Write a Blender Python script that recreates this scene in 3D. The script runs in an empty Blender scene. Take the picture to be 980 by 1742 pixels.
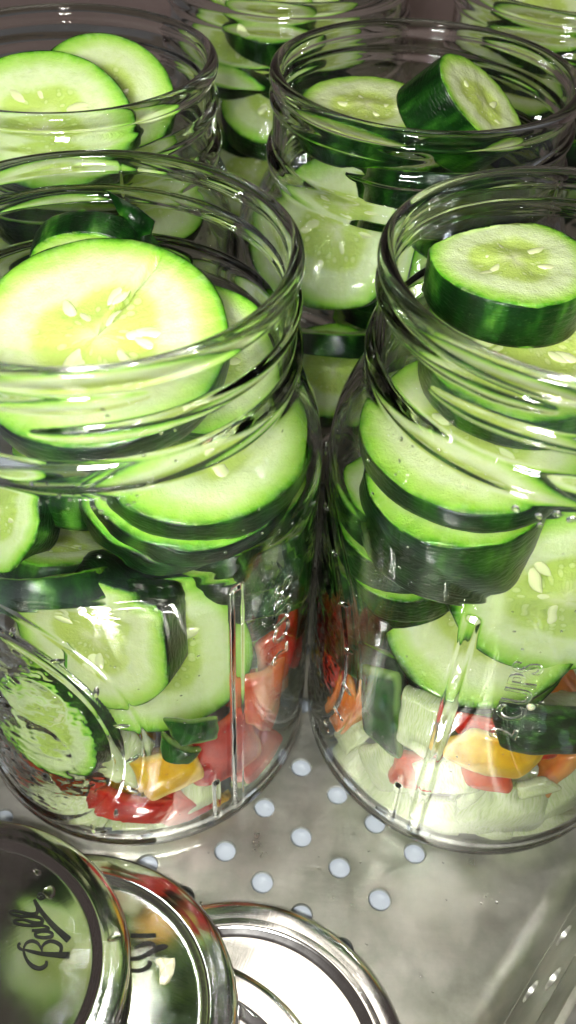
import bpy, bmesh, math, random
import numpy as np
from mathutils import Vector, Matrix
random.seed(7); rng = np.random.default_rng(7)
S = 0.001                                             # all numbers below are millimetres
sc = bpy.context.scene; COL = sc.collection
rad = math.radians

# ------------------------------------------------------------------ camera
PITCH, ROLL, FPX, CH = 0.789, 0.047, 1557.75, 247.7
PW, PH = 980, 1742
def cam_basis():
    cp, sp = math.cos(PITCH), math.sin(PITCH)
    fw = Vector((0, cp, -sp)); rt = Vector((1, 0, 0)); up = Vector((0, sp, cp))
    cr, sr = math.cos(ROLL), math.sin(ROLL)
    return fw, cr*rt + sr*up, -sr*rt + cr*up
FW, RT, UP = cam_basis(); CAMP = Vector((0, 0, CH))
def ray(px, py):
    return (FW*FPX + RT*(px-PW/2) - UP*(py-PH/2)).normalized()
def on_plane(px, py, z):
    d = ray(px, py); return CAMP + d*((z-CH)/d.z)
cd = bpy.data.cameras.new('camera'); cam = bpy.data.objects.new('camera', cd); COL.objects.link(cam)
m = Matrix((RT, UP, -FW)).transposed().to_4x4(); m.translation = CAMP*S; cam.matrix_world = m
cd.sensor_fit = 'VERTICAL'; cd.sensor_height = 24; cd.lens = FPX/PH*24
cd.clip_start = 0.01; cd.clip_end = 50
cd.dof.use_dof = True; cd.dof.focus_distance = 0.215; cd.dof.aperture_fstop = 12
sc.camera = cam

# ------------------------------------------------------------------ light
w = bpy.data.worlds.new('World'); sc.world = w; w.use_nodes = True
bg = w.node_tree.nodes['Background']; bg.inputs[0].default_value = (.62, .50, .47, 1); bg.inputs[1].default_value = .11
def area(name, loc, target, sx, sy, power, col):
    l = bpy.data.lights.new(name, 'AREA'); l.shape = 'RECTANGLE'; l.size = sx*S; l.size_y = sy*S
    l.energy = power; l.color = col
    o = bpy.data.objects.new(name, l); COL.objects.link(o); o.location = Vector(loc)*S
    o.rotation_euler = (Vector(target)-Vector(loc)).to_track_quat('-Z', 'Y').to_euler()
    return o
area('ceiling_lamp', (15, 375, 900), (0, 170, 80), 290, 310, .9, (1, .93, .82))
area('camera_flash', (-30, -50, 272), (0, 150, 75), 52, 38, 1.55, (1, .985, .96))
sc.view_settings.view_transform = 'Standard'; sc.view_settings.look = 'None'
sc.view_settings.exposure = 0.0; sc.view_settings.gamma = 1
cy = sc.cycles
cy.max_bounces = 24; cy.transmission_bounces = 20; cy.glossy_bounces = 8; cy.diffuse_bounces = 5; cy.transparent_max_bounces = 16
cy.caustics_refractive = True; cy.caustics_reflective = True; cy.blur_glossy = 0.4
cy.sample_clamp_indirect = 0; cy.use_denoising = True
try: cy.denoiser = 'OPENIMAGEDENOISE'; cy.denoising_input_passes = 'RGB_ALBEDO_NORMAL'
except Exception: pass
cy.use_adaptive_sampling = True; cy.adaptive_threshold = 0.01

# ------------------------------------------------------------------ node helpers
def new_mat(name):
    mt = bpy.data.materials.new(name); mt.use_nodes = True; nt = mt.node_tree
    return mt, nt, nt.nodes['Principled BSDF']
def N(nt, kind, **kw):
    n = nt.nodes.new(kind)
    for k, v in kw.items():
        if hasattr(n, k): setattr(n, k, v)
        else: n.inputs[k.replace('_', ' ')].default_value = v
    return n
def L(nt, a, b): nt.links.new(a, b)
def ramp(nt, src, stops, interp='LINEAR'):
    r = nt.nodes.new('ShaderNodeValToRGB'); r.color_ramp.interpolation = interp
    e = r.color_ramp.elements
    while len(e) < len(stops): e.new(.5)
    for q, (p, c) in zip(e, stops):
        q.position = p; q.color = (*c, 1) if len(c) == 3 else c
    L(nt, src, r.inputs[0]); return r.outputs[0]
def math_(nt, op, a, b=None, clamp=False):
    n = nt.nodes.new('ShaderNodeMath'); n.operation = op; n.use_clamp = clamp
    for i, v in enumerate((a, b)):
        if v is None: continue
        if isinstance(v, (int, float)): n.inputs[i].default_value = v
        else: L(nt, v, n.inputs[i])
    return n.outputs[0]
def mixc(nt, f, a, b, mode='MIX'):
    n = nt.nodes.new('ShaderNodeMix'); n.data_type = 'RGBA'; n.blend_type = mode
    for i, v in ((0, f), (6, a), (7, b)):
        if isinstance(v, (int, float)): n.inputs[i].default_value = v
        elif isinstance(v, tuple): n.inputs[i].default_value = (*v, 1)
        else: L(nt, v, n.inputs[i])
    return n.outputs[2]
def noise(nt, vec, scale, detail=3, rough=.55, out=0):
    n = nt.nodes.new('ShaderNodeTexNoise'); n.inputs['Scale'].default_value = scale
    n.inputs['Detail'].default_value = detail; n.inputs['Roughness'].default_value = rough
    if vec is not None: L(nt, vec, n.inputs['Vector'])
    return n.outputs[out]
def bump(nt, h, strength, dist, bs):
    n = nt.nodes.new('ShaderNodeBump'); n.inputs['Strength'].default_value = strength; n.inputs['Distance'].default_value = dist
    L(nt, h, n.inputs['Height']); L(nt, n.outputs[0], bs.inputs['Normal'])
def objco(nt): return nt.nodes.new('ShaderNodeTexCoord').outputs['Object']
def objrnd(nt): return nt.nodes.new('ShaderNodeObjectInfo').outputs['Random']

# ------------------------------------------------------------------ materials
def mat_glass():
    mt, nt, bs = new_mat('jar_glass')
    bs.inputs['Base Color'].default_value = (.965, .985, .97, 1); bs.inputs['Roughness'].default_value = 0
    bs.inputs['IOR'].default_value = 1.37; bs.inputs['Transmission Weight'].default_value = 1
    return mt
def mat_water():
    mt, nt, bs = new_mat('water')
    bs.inputs['Base Color'].default_value = (1, 1, 1, 1); bs.inputs['Roughness'].default_value = 0
    bs.inputs['IOR'].default_value = 1.33; bs.inputs['Transmission Weight'].default_value = 1
    return mt
def mat_flesh():
    mt, nt, bs = new_mat('cucumber_flesh')
    a = N(nt, 'ShaderNodeAttribute', attribute_name='fc'); v = a.outputs['Vector']
    rnd = objrnd(nt)
    sx = nt.nodes.new('ShaderNodeSeparateXYZ'); L(nt, v, sx.inputs[0])
    r = math_(nt, 'SQRT', math_(nt, 'ADD', math_(nt, 'MULTIPLY', sx.outputs[0], sx.outputs[0]), math_(nt, 'MULTIPLY', sx.outputs[1], sx.outputs[1])))
    ang = math_(nt, 'ARCTAN2', sx.outputs[1], sx.outputs[0])
    off = nt.nodes.new('ShaderNodeCombineXYZ'); L(nt, math_(nt, 'MULTIPLY', rnd, 37.), off.inputs[2])
    vo = nt.nodes.new('ShaderNodeVectorMath'); vo.operation = 'ADD'; L(nt, v, vo.inputs[0]); L(nt, off.outputs[0], vo.inputs[1]); vo = vo.outputs[0]
    n1 = noise(nt, vo, 2.2, 3); n2 = noise(nt, vo, 9, 4)
    lob = math_(nt, 'ABSOLUTE', math_(nt, 'SINE', math_(nt, 'MULTIPLY', ang, 1.5)))
    rr = math_(nt, 'ADD', r, math_(nt, 'MULTIPLY', math_(nt, 'SUBTRACT', n1, .5), .16))
    rl = math_(nt, 'ADD', rr, math_(nt, 'MULTIPLY', math_(nt, 'SUBTRACT', lob, .6), -.10))
    core = ramp(nt, rl, [(0, (.64, .72, .36)), (.12, (.54, .66, .23)), (.34, (.48, .62, .17)), (.45, (.52, .67, .21)), (.54, (.64, .76, .39)), (.74, (.67, .79, .44)), (.88, (.53, .73, .25))])
    rim = ramp(nt, rr, [(0, (1, 1, 1)), (.70, (1, 1, 1)), (.86, (.80, .95, .55)), (.935, (.50, .80, .20)), (.972, (.17, .46, .05)), (1.0, (.03, .14, .012))])
    c = mixc(nt, 1.0, core, rim, 'MULTIPLY')
    # radial vascular streaks
    sv = nt.nodes.new('ShaderNodeCombineXYZ'); L(nt, math_(nt, 'MULTIPLY', ang, 5.), sv.inputs[0]); L(nt, math_(nt, 'MULTIPLY', r, 1.2), sv.inputs[1]); L(nt, math_(nt, 'MULTIPLY', rnd, 19.), sv.inputs[2])
    st = noise(nt, sv.outputs[0], 1.6, 4, .6)
    c = mixc(nt, math_(nt, 'MULTIPLY', ramp(nt, st, [(.52, (0, 0, 0)), (.78, (1, 1, 1))]), .16), c, (.80, .87, .58))
    c = mixc(nt, math_(nt, 'MULTIPLY', ramp(nt, n2, [(.45, (0, 0, 0)), (.75, (1, 1, 1))]), .3), c, (.47, .64, .15))
    # gel pockets round the seeds, only inside the core
    pv = nt.nodes.new('ShaderNodeCombineXYZ'); L(nt, math_(nt, 'MULTIPLY', ang, 2.4), pv.inputs[0]); L(nt, math_(nt, 'MULTIPLY', r, 5.), pv.inputs[1]); L(nt, math_(nt, 'MULTIPLY', rnd, 29.), pv.inputs[2])
    vr = nt.nodes.new('ShaderNodeTexVoronoi'); vr.inputs['Scale'].default_value = 1.5; L(nt, pv.outputs[0], vr.inputs['Vector'])
    pk = ramp(nt, vr.outputs['Distance'], [(.12, (.68, .78, .34)), (.26, (.60, .74, .26)), (.33, (.30, .48, .05)), (.45, (.44, .61, .09))])
    cm = ramp(nt, rl, [(.10, (0, 0, 0)), (.2, (1, 1, 1)), (.42, (1, 1, 1)), (.5, (0, 0, 0))])
    c = mixc(nt, math_(nt, 'MULTIPLY', cm, .5), c, pk)
    hs = nt.nodes.new('ShaderNodeHueSaturation'); L(nt, c, hs.inputs['Color'])
    L(nt, math_(nt, 'ADD', .49, math_(nt, 'MULTIPLY', rnd, .015)), hs.inputs['Hue']); L(nt, math_(nt, 'ADD', .9, math_(nt, 'MULTIPLY', rnd, .14)), hs.inputs['Value'])
    L(nt, hs.outputs[0], bs.inputs['Base Color'])
    bs.inputs['Roughness'].default_value = .24; bs.inputs['IOR'].default_value = 1.36
    bs.inputs['Subsurface Weight'].default_value = .4; bs.inputs['Subsurface Radius'].default_value = (1.0, 1.0, .4); bs.inputs['Subsurface Scale'].default_value = .0016
    bs.inputs['Coat Weight'].default_value = .25; bs.inputs['Coat Roughness'].default_value = .08
    h = math_(nt, 'ADD', math_(nt, 'ADD', noise(nt, vo, 12, 5, .65), math_(nt, 'MULTIPLY', noise(nt, vo, 38, 3), .6)), math_(nt, 'MULTIPLY', st, .6)); bump(nt, h, .5, .0007, bs)
    return mt
def mat_skin():
    mt, nt, bs = new_mat('cucumber_skin')
    a = N(nt, 'ShaderNodeAttribute', attribute_name='fc'); v = a.outputs['Vector']; rnd = objrnd(nt)
    sx = nt.nodes.new('ShaderNodeSeparateXYZ'); L(nt, v, sx.inputs[0])
    cb = nt.nodes.new('ShaderNodeCombineXYZ'); L(nt, sx.outputs[0], cb.inputs[0]); L(nt, sx.outputs[1], cb.inputs[1]); L(nt, math_(nt, 'ADD', math_(nt, 'MULTIPLY', sx.outputs[2], .12), math_(nt, 'MULTIPLY', rnd, 23.)), cb.inputs[2])
    n1 = noise(nt, cb.outputs[0], 3.2, 3, .5)
    c = ramp(nt, n1, [(.34, (.0018, .010, .0018)), (.49, (.003, .024, .0025)), (.60, (.012, .066, .005)), (.74, (.07, .20, .02))])
    vo = nt.nodes.new('ShaderNodeTexVoronoi'); vo.inputs['Scale'].default_value = 17; vo.inputs['Randomness'].default_value = 1; L(nt, v, vo.inputs['Vector'])
    sp = ramp(nt, vo.outputs['Distance'], [(.07, (1, 1, 1)), (.17, (0, 0, 0))])
    msk = ramp(nt, noise(nt, v, 2.5, 2), [(.45, (0, 0, 0)), (.65, (1, 1, 1))])
    c = mixc(nt, math_(nt, 'MULTIPLY', math_(nt, 'MULTIPLY', sp, msk), .5), c, (.16, .30, .09))
    L(nt, c, bs.inputs['Base Color']); bs.inputs['Roughness'].default_value = .3; bs.inputs['Specular IOR Level'].default_value = .22
    bs.inputs['Coat Weight'].default_value = .1; bs.inputs['Coat Roughness'].default_value = .1
    bump(nt, noise(nt, v, 7, 4), .5, .0008, bs)
    return mt
def mat_seed():
    mt, nt, bs = new_mat('cucumber_seed')
    c = mixc(nt, noise(nt, objco(nt), 90, 2), (.62, .72, .32), (.76, .81, .47)); L(nt, c, bs.inputs['Base Color'])
    bs.inputs['Roughness'].default_value = .18; bs.inputs['Coat Weight'].default_value = .4
    return mt
def mat_pepper(name, dark, light, flesh):
    mt, nt, bs = new_mat(name)
    a = N(nt, 'ShaderNodeAttribute', attribute_name='fc')
    sx = nt.nodes.new('ShaderNodeSeparateXYZ'); L(nt, a.outputs['Vector'], sx.inputs[0])
    co = objco(nt); n1 = noise(nt, co, 160, 4)
    c = mixc(nt, ramp(nt, n1, [(.35, (0, 0, 0)), (.65, (1, 1, 1))]), dark, light)
    c = mixc(nt, math_(nt, 'MULTIPLY', sx.outputs[2], .8, True), c, flesh)
    L(nt, c, bs.inputs['Base Color']); bs.inputs['Roughness'].default_value = .2
    bs.inputs['Subsurface Weight'].default_value = .2; bs.inputs['Subsurface Radius'].default_value = (1, .4, .2); bs.inputs['Subsurface Scale'].default_value = .003
    bump(nt, noise(nt, co, 260, 4), .25, .0008, bs)
    return mt
def mat_onion():
    mt, nt, bs = new_mat('onion_flesh')
    co = objco(nt); a = N(nt, 'ShaderNodeAttribute', attribute_name='fc')
    sv = nt.nodes.new('ShaderNodeVectorMath'); sv.operation = 'MULTIPLY'; sv.inputs[1].default_value = (9, .9, 1); L(nt, a.outputs['Vector'], sv.inputs[0])
    st = noise(nt, sv.outputs[0], 2.4, 4)
    c = ramp(nt, st, [(.3, (.46, .60, .22)), (.5, (.66, .74, .44)), (.7, (.78, .82, .62))])
    c = mixc(nt, ramp(nt, noise(nt, co, 60, 2), [(.4, (0, 0, 0)), (.7, (.6, .6, .6))]), c, (.66, .78, .36))
    L(nt, c, bs.inputs['Base Color']); bs.inputs['Roughness'].default_value = .18
    bs.inputs['Subsurface Weight'].default_value = .6; bs.inputs['Subsurface Radius'].default_value = (1, 1, .7); bs.inputs['Subsurface Scale'].default_value = .004
    bs.inputs['Coat Weight'].default_value = .3
    bump(nt, st, .35, .0006, bs)
    return mt
def mat_garlic():
    mt, nt, bs = new_mat('garlic')
    c = mixc(nt, noise(nt, objco(nt), 400, 3), (.82, .80, .50), (.88, .86, .62)); L(nt, c, bs.inputs['Base Color'])
    bs.inputs['Roughness'].default_value = .4; bs.inputs['Subsurface Weight'].default_value = .3; bs.inputs['Subsurface Scale'].default_value = .001
    return mt
def mat_steel(name, col, rough, scr, mott=0.):
    mt, nt, bs = new_mat(name); co = objco(nt)
    n1 = noise(nt, co, 28, 5, .6); n2 = noise(nt, co, 110, 4)
    c = mixc(nt, n1, tuple(x*.88 for x in col), tuple(min(1, x*1.08) for x in col)); L(nt, c, bs.inputs['Base Color'])
    bs.inputs['Metallic'].default_value = 1
    L(nt, ramp(nt, n2, [(.3, (rough*.8,)*3), (.7, (rough*1.25,)*3)]), bs.inputs['Roughness'])
    wv = nt.nodes.new('ShaderNodeVectorMath'); wv.operation = 'MULTIPLY'; wv.inputs[1].default_value = (1, 26, 26); L(nt, co, wv.inputs[0])
    h = math_(nt, 'ADD', math_(nt, 'MULTIPLY', noise(nt, wv.outputs[0], 60, 4), scr), math_(nt, 'MULTIPLY', n1, mott))
    bump(nt, h, .3, .0006, bs)
    return mt
def mat_tray():
    mt, nt, bs = new_mat('tray_steel'); co = objco(nt)
    n1 = noise(nt, co, 22, 6, .62); n2 = noise(nt, co, 75, 5, .6)
    c = ramp(nt, n1, [(.30, (.25, .27, .205)), (.47, (.44, .45, .39)), (.62, (.63, .62, .56))])
    c = mixc(nt, ramp(nt, n2, [(.45, (0, 0, 0)), (.72, (.5, .5, .5))]), c, (.66, .64, .57))
    L(nt, c, bs.inputs['Base Color']); bs.inputs['Metallic'].default_value = .9
    L(nt, ramp(nt, n2, [(.3, (.27,)*3), (.7, (.50,)*3)]), bs.inputs['Roughness'])
    wv = nt.nodes.new('ShaderNodeVectorMath'); wv.operation = 'MULTIPLY'; wv.inputs[1].default_value = (3, 14, 14); L(nt, co, wv.inputs[0])
    h = math_(nt, 'ADD', math_(nt, 'MULTIPLY', noise(nt, wv.outputs[0], 50, 4), .25), math_(nt, 'MULTIPLY', n2, .5))
    bump(nt, h, .25, .0006, bs)
    return mt
def mat_plain(name, col, rough, spec=.5, var=.1, scale=60):
    mt, nt, bs = new_mat(name)
    c = mixc(nt, noise(nt, objco(nt), scale, 4), tuple(x*(1-var) for x in col), tuple(x*(1+var) for x in col)); L(nt, c, bs.inputs['Base Color'])
    bs.inputs['Roughness'].default_value = rough; bs.inputs['Specular IOR Level'].default_value = spec
    return mt
GLASS = mat_glass(); WATER = mat_water(); FLESH = mat_flesh(); SKIN = mat_skin(); SEED = mat_seed(); ONION = mat_onion(); GARLIC = mat_garlic()
RED = mat_pepper('red_pepper', (.38, .008, .004), (.58, .030, .010), (.66, .11, .04))
ORANGE = mat_pepper('orange_pepper', (.70, .16, .01), (.80, .26, .02), (.80, .38, .10))
YELLOW = mat_pepper('yellow_pepper', (.66, .36, .008), (.78, .50, .02), (.80, .58, .16))
GREEN = mat_pepper('green_pepper', (.006, .040, .005), (.020, .11, .010), (.20, .36, .06))
PINK = mat_pepper('pink_pepper', (.58, .055, .015), (.70, .14, .04), (.74, .26, .10))
TRAY = mat_tray()
LIDM = mat_steel('lid_metal', (.74, .73, .70), .12, .05)
COUNTER = mat_plain('counter_white', (.38, .425, .47), .45, var=.04)
INK = mat_plain('lid_ink', (.014, .015, .013), .4)
WALLM = mat_plain('back_wall', (.42, .32, .30), .5, var=.25, scale=6)

# ------------------------------------------------------------------ object helpers
def mesh_np(name, V, F, mat=None, smooth=True, fc=None, mm=True):
    me = bpy.data.meshes.new(name)
    V = np.asarray(V, float); Vs = V*S if mm else V
    me.from_pydata(Vs.tolist(), [], [tuple(map(int, f)) for f in F]) if not isinstance(F, np.ndarray) else me.from_pydata(Vs.tolist(), [], F.tolist())
    if smooth: me.polygons.foreach_set('use_smooth', np.ones(len(me.polygons), bool))
    if fc is not None:
        a = me.attributes.new('fc', 'FLOAT_VECTOR', 'POINT'); a.data.foreach_set('vector', np.asarray(fc, np.float32).ravel())
    if mat: me.materials.append(mat)
    me.update(); return me
def link(name, data, parent=None, mw=None):
    o = bpy.data.objects.new(name, data); COL.objects.link(o)
    if parent: o.parent = parent
    if mw is not None: o.matrix_local = mw
    return o
def tag(o, label=None, cat=None, group=None, kind=None):
    if label: o['label'] = label
    if cat: o['category'] = cat
    if group: o['group'] = group
    if kind: o['kind'] = kind
    return o
def grid_faces(nu, nv, closed_u=True, off=0):
    """rows nv of nu verts"""
    i = np.arange(nv-1)[:, None]; j = np.arange(nu if closed_u else nu-1)[None, :]
    a = i*nu+j; b = i*nu+(j+1) % nu
    return (np.stack([a, b, b+nu, a+nu], -1).reshape(-1, 4)+off)
def lathe(prof, nu=96):
    prof = np.asarray(prof, float); t = np.arange(nu)/nu*2*np.pi
    V = np.stack([prof[:, 0][:, None]*np.cos(t), prof[:, 0][:, None]*np.sin(t), np.repeat(prof[:, 1][:, None], nu, 1)], -1).reshape(-1, 3)
    return V, grid_faces(nu, len(prof))
def smooth_poly(pts, n):
    """Catmull-Rom through pts, n samples per span"""
    P = np.asarray(pts, float); P = np.vstack([2*P[0]-P[1], P, 2*P[-1]-P[-2]]); out = []
    for i in range(1, len(P)-2):
        for t in np.arange(n)/n:
            a, b, c, d = P[i-1:i+3]
            out.append(.5*((2*b)+(c-a)*t+(2*a-5*b+4*c-d)*t*t+(3*b-a-3*c+d)*t**3))
    out.append(P[-2]); return np.array(out)

# ------------------------------------------------------------------ setting
E1 = Vector((math.cos(-.655), math.sin(-.655), 0)); E2 = Vector((E1.y, -E1.x, 0))      # tray axes; E2 points to the camera
HP, HQ, HO = 13.605, 16.88, Vector((7.49, 138.89, 0)); HR = 3.15
def build_tray():
    V = []; F = []
    TH = 1.3
    iu0, iu1 = -34, 4; jv0, jv1 = -40, 8
    idx = {}
    def vid(p):
        k = (round(p[0], 2), round(p[1], 2), round(p[2], 2))
        if k not in idx: idx[k] = len(V); V.append(p)
        return idx[k]
    n = 24
    def cell(i, j, hole):
        c = HO + E1*(i*HP) + E2*(j*HQ)
        if not hole:
            q = [c+E1*(HP/2*a)+E2*(HQ/2*b) for a, b in ((-1, -1), (1, -1), (1, 1), (-1, 1))]
            F.append([vid((p.x, p.y, 0)) for p in q][::-1]); return
        ring, sq = [], []
        for k in range(n):
            t = 2*math.pi*(k+.5)/n + math.pi/4; cx, cy_ = math.cos(t), math.sin(t); mx = max(abs(cx), abs(cy_))
            ring.append(c+E1*(HR*cx)+E2*(HR*cy_)); sq.append(c+E1*(HP/2*cx/mx)+E2*(HQ/2*cy_/mx))
        corners = [(1, 1), (-1, 1), (-1, -1), (1, -1)]
        top = [vid((p.x, p.y, 0)) for p in sq]; r0 = [vid((p.x, p.y, 0)) for p in ring]
        r1 = [vid((p.x, p.y, -.35)) for p in [c+(p-c)*.93 for p in ring]]; r2 = [vid((p.x, p.y, -TH)) for p in [c+(p-c)*.93 for p in ring]]
        for k in range(n):
            k2 = (k+1) % n
            F.append([top[k2], top[k], r0[k], r0[k2]]); F.append([r0[k2], r0[k], r1[k], r1[k2]]); F.append([r1[k2], r1[k], r2[k], r2[k2]])
            if (k+1) % (n//4) == 0:
                a = corners[((k+1)//(n//4)) % 4]; p = c+E1*(HP/2*a[0])+E2*(HQ/2*a[1])
                F.append([top[k2], vid((p.x, p.y, 0)), top[k]])
    for i in range(iu0, iu1):
        for j in range(jv0, jv1):
            hole = i <= 3 and not (i == 3 and j < 0)
            # last column towards the raised side keeps a plain border
            cell(i, j, hole)
    # plain border strip, rounded fold and raised side with a row of holes (E1 direction)
    u_edge = (iu1-.5)*HP
    u0 = HO.dot(E1); 
    va, vb = (jv0-.5)*HQ, (jv1-.5)*HQ
    UF = -5.5 - u0                                      # fold starts here, along E1 from the first hole
    prof = [(u_edge, 0)]
    if UF > u_edge: prof.append((UF, 0))
    RC = 9.0; WA = rad(80)
    us = max(UF, u_edge)
    for k in range(1, 15):
        a = WA*k/14; prof.append((us+RC*math.sin(a), RC*(1-math.cos(a))))
    pu, pz = prof[-1]; du, dz = math.cos(WA), math.sin(WA)
    def strip(p0, p1):
        for jj in range(jv0, jv1):
            ya, yb = (jj-.5)*HQ, (jj+.5)*HQ
            q = [HO+E1*p0[0]+E2*ya, HO+E1*p0[0]+E2*yb, HO+E1*p1[0]+E2*yb, HO+E1*p1[0]+E2*ya]
            F.append([vid((p.x, p.y, zz)) for p, zz in zip(q, (p0[1], p0[1], p1[1], p1[1]))][::-1])
    for a, b in zip(prof[:-1], prof[1:]): strip(a, b)
    # raised side as cells
    nrm = E1*(-dz) + Vector((0, 0, du))
    def wcell(s0, v0, hole, hw):
        c0 = HO+E1*(pu+du*(s0+hw))+E2*(v0); c0.z = pz+dz*(s0+hw); c = Vector((c0.x, c0.y, c0.z))
        A = E1*du+Vector((0, 0, dz)); B = E2
        if not hole:
            F.append([vid(tuple(c+A*(hw*a)+B*(HQ/2*b))) for a, b in ((-1, -1), (-1, 1), (1, 1), (1, -1))]); return
        ring, sq = [], []
        for k in range(n):
            t = 2*math.pi*(k+.5)/n+math.pi/4; cx, cy_ = math.cos(t), math.sin(t); mx = max(abs(cx), abs(cy_))
            ring.append(c+A*(HR*cx)+B*(HR*cy_)); sq.append(c+A*(hw*cx/mx)+B*(HQ/2*cy_/mx))
        corners = [(1, 1), (-1, 1), (-1, -1), (1, -1)]
        top = [vid(tuple(p)) for p in sq]; r0 = [vid(tuple(p)) for p in ring]
        r2 = [vid(tuple(c+(p-c)*.955-nrm*TH)) for p in ring]
        for k in range(n):
            k2 = (k+1) % n
            F.append([top[k], top[k2], r0[k2], r0[k]]); F.append([r0[k], r0[k2], r2[k2], r2[k]])
            if (k+1) % (n//4) == 0:
                a = corners[((k+1)//(n//4)) % 4]
                F.append([top[k], vid(tuple(c+A*(hw*a[0])+B*(HQ/2*a[1]))), top[k2]])
    s = 0.
    for row in range(3):
        hw = HP/2
        for j in range(jv0, jv1): wcell(s, j*HQ, row < 2, hw)
        s += HP
    # rolled lip
    tu, tz = pu+du*s, pz+dz*s
    lp = [(tu, tz)]+[(tu+4*math.sin(a), tz+4*(1-math.cos(a))*.6) for a in (rad(40), rad(80), rad(120), rad(160))]
    for a, b in zip(lp[:-1], lp[1:]): strip(a, b)
    me = mesh_np('steel_tray', V, F, TRAY, smooth=True)
    bm = bmesh.new(); bm.from_mesh(me); [f.normal_flip() for f in bm.faces if f.normal.z < -.2]; bm.to_mesh(me); bm.free()
    o = link('steel_tray', me)
    es = o.modifiers.new('split', 'EDGE_SPLIT'); es.split_angle = rad(30)
    return tag(o, 'perforated stainless steel tray with raised side, under all the jars and lids', 'tray')
def box(name, x0, x1, y0, y1, z0, z1, mat):
    V = [(x, y, z) for z in (z0, z1) for y in (y0, y1) for x in (x0, x1)]
    F = [(0, 2, 3, 1), (4, 5, 7, 6), (0, 1, 5, 4), (2, 6, 7, 3), (0, 4, 6, 2), (1, 3, 7, 5)]
    return link(name, mesh_np(name, V, F, mat, smooth=False))
tag(box('counter', -1200, 1200, -700, 798, -30, -2.6, COUNTER), kind='structure')
tag(box('back_wall', -1600, 1600, 800, 840, -400, 500, WALLM), kind='structure')
build_tray()

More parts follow.
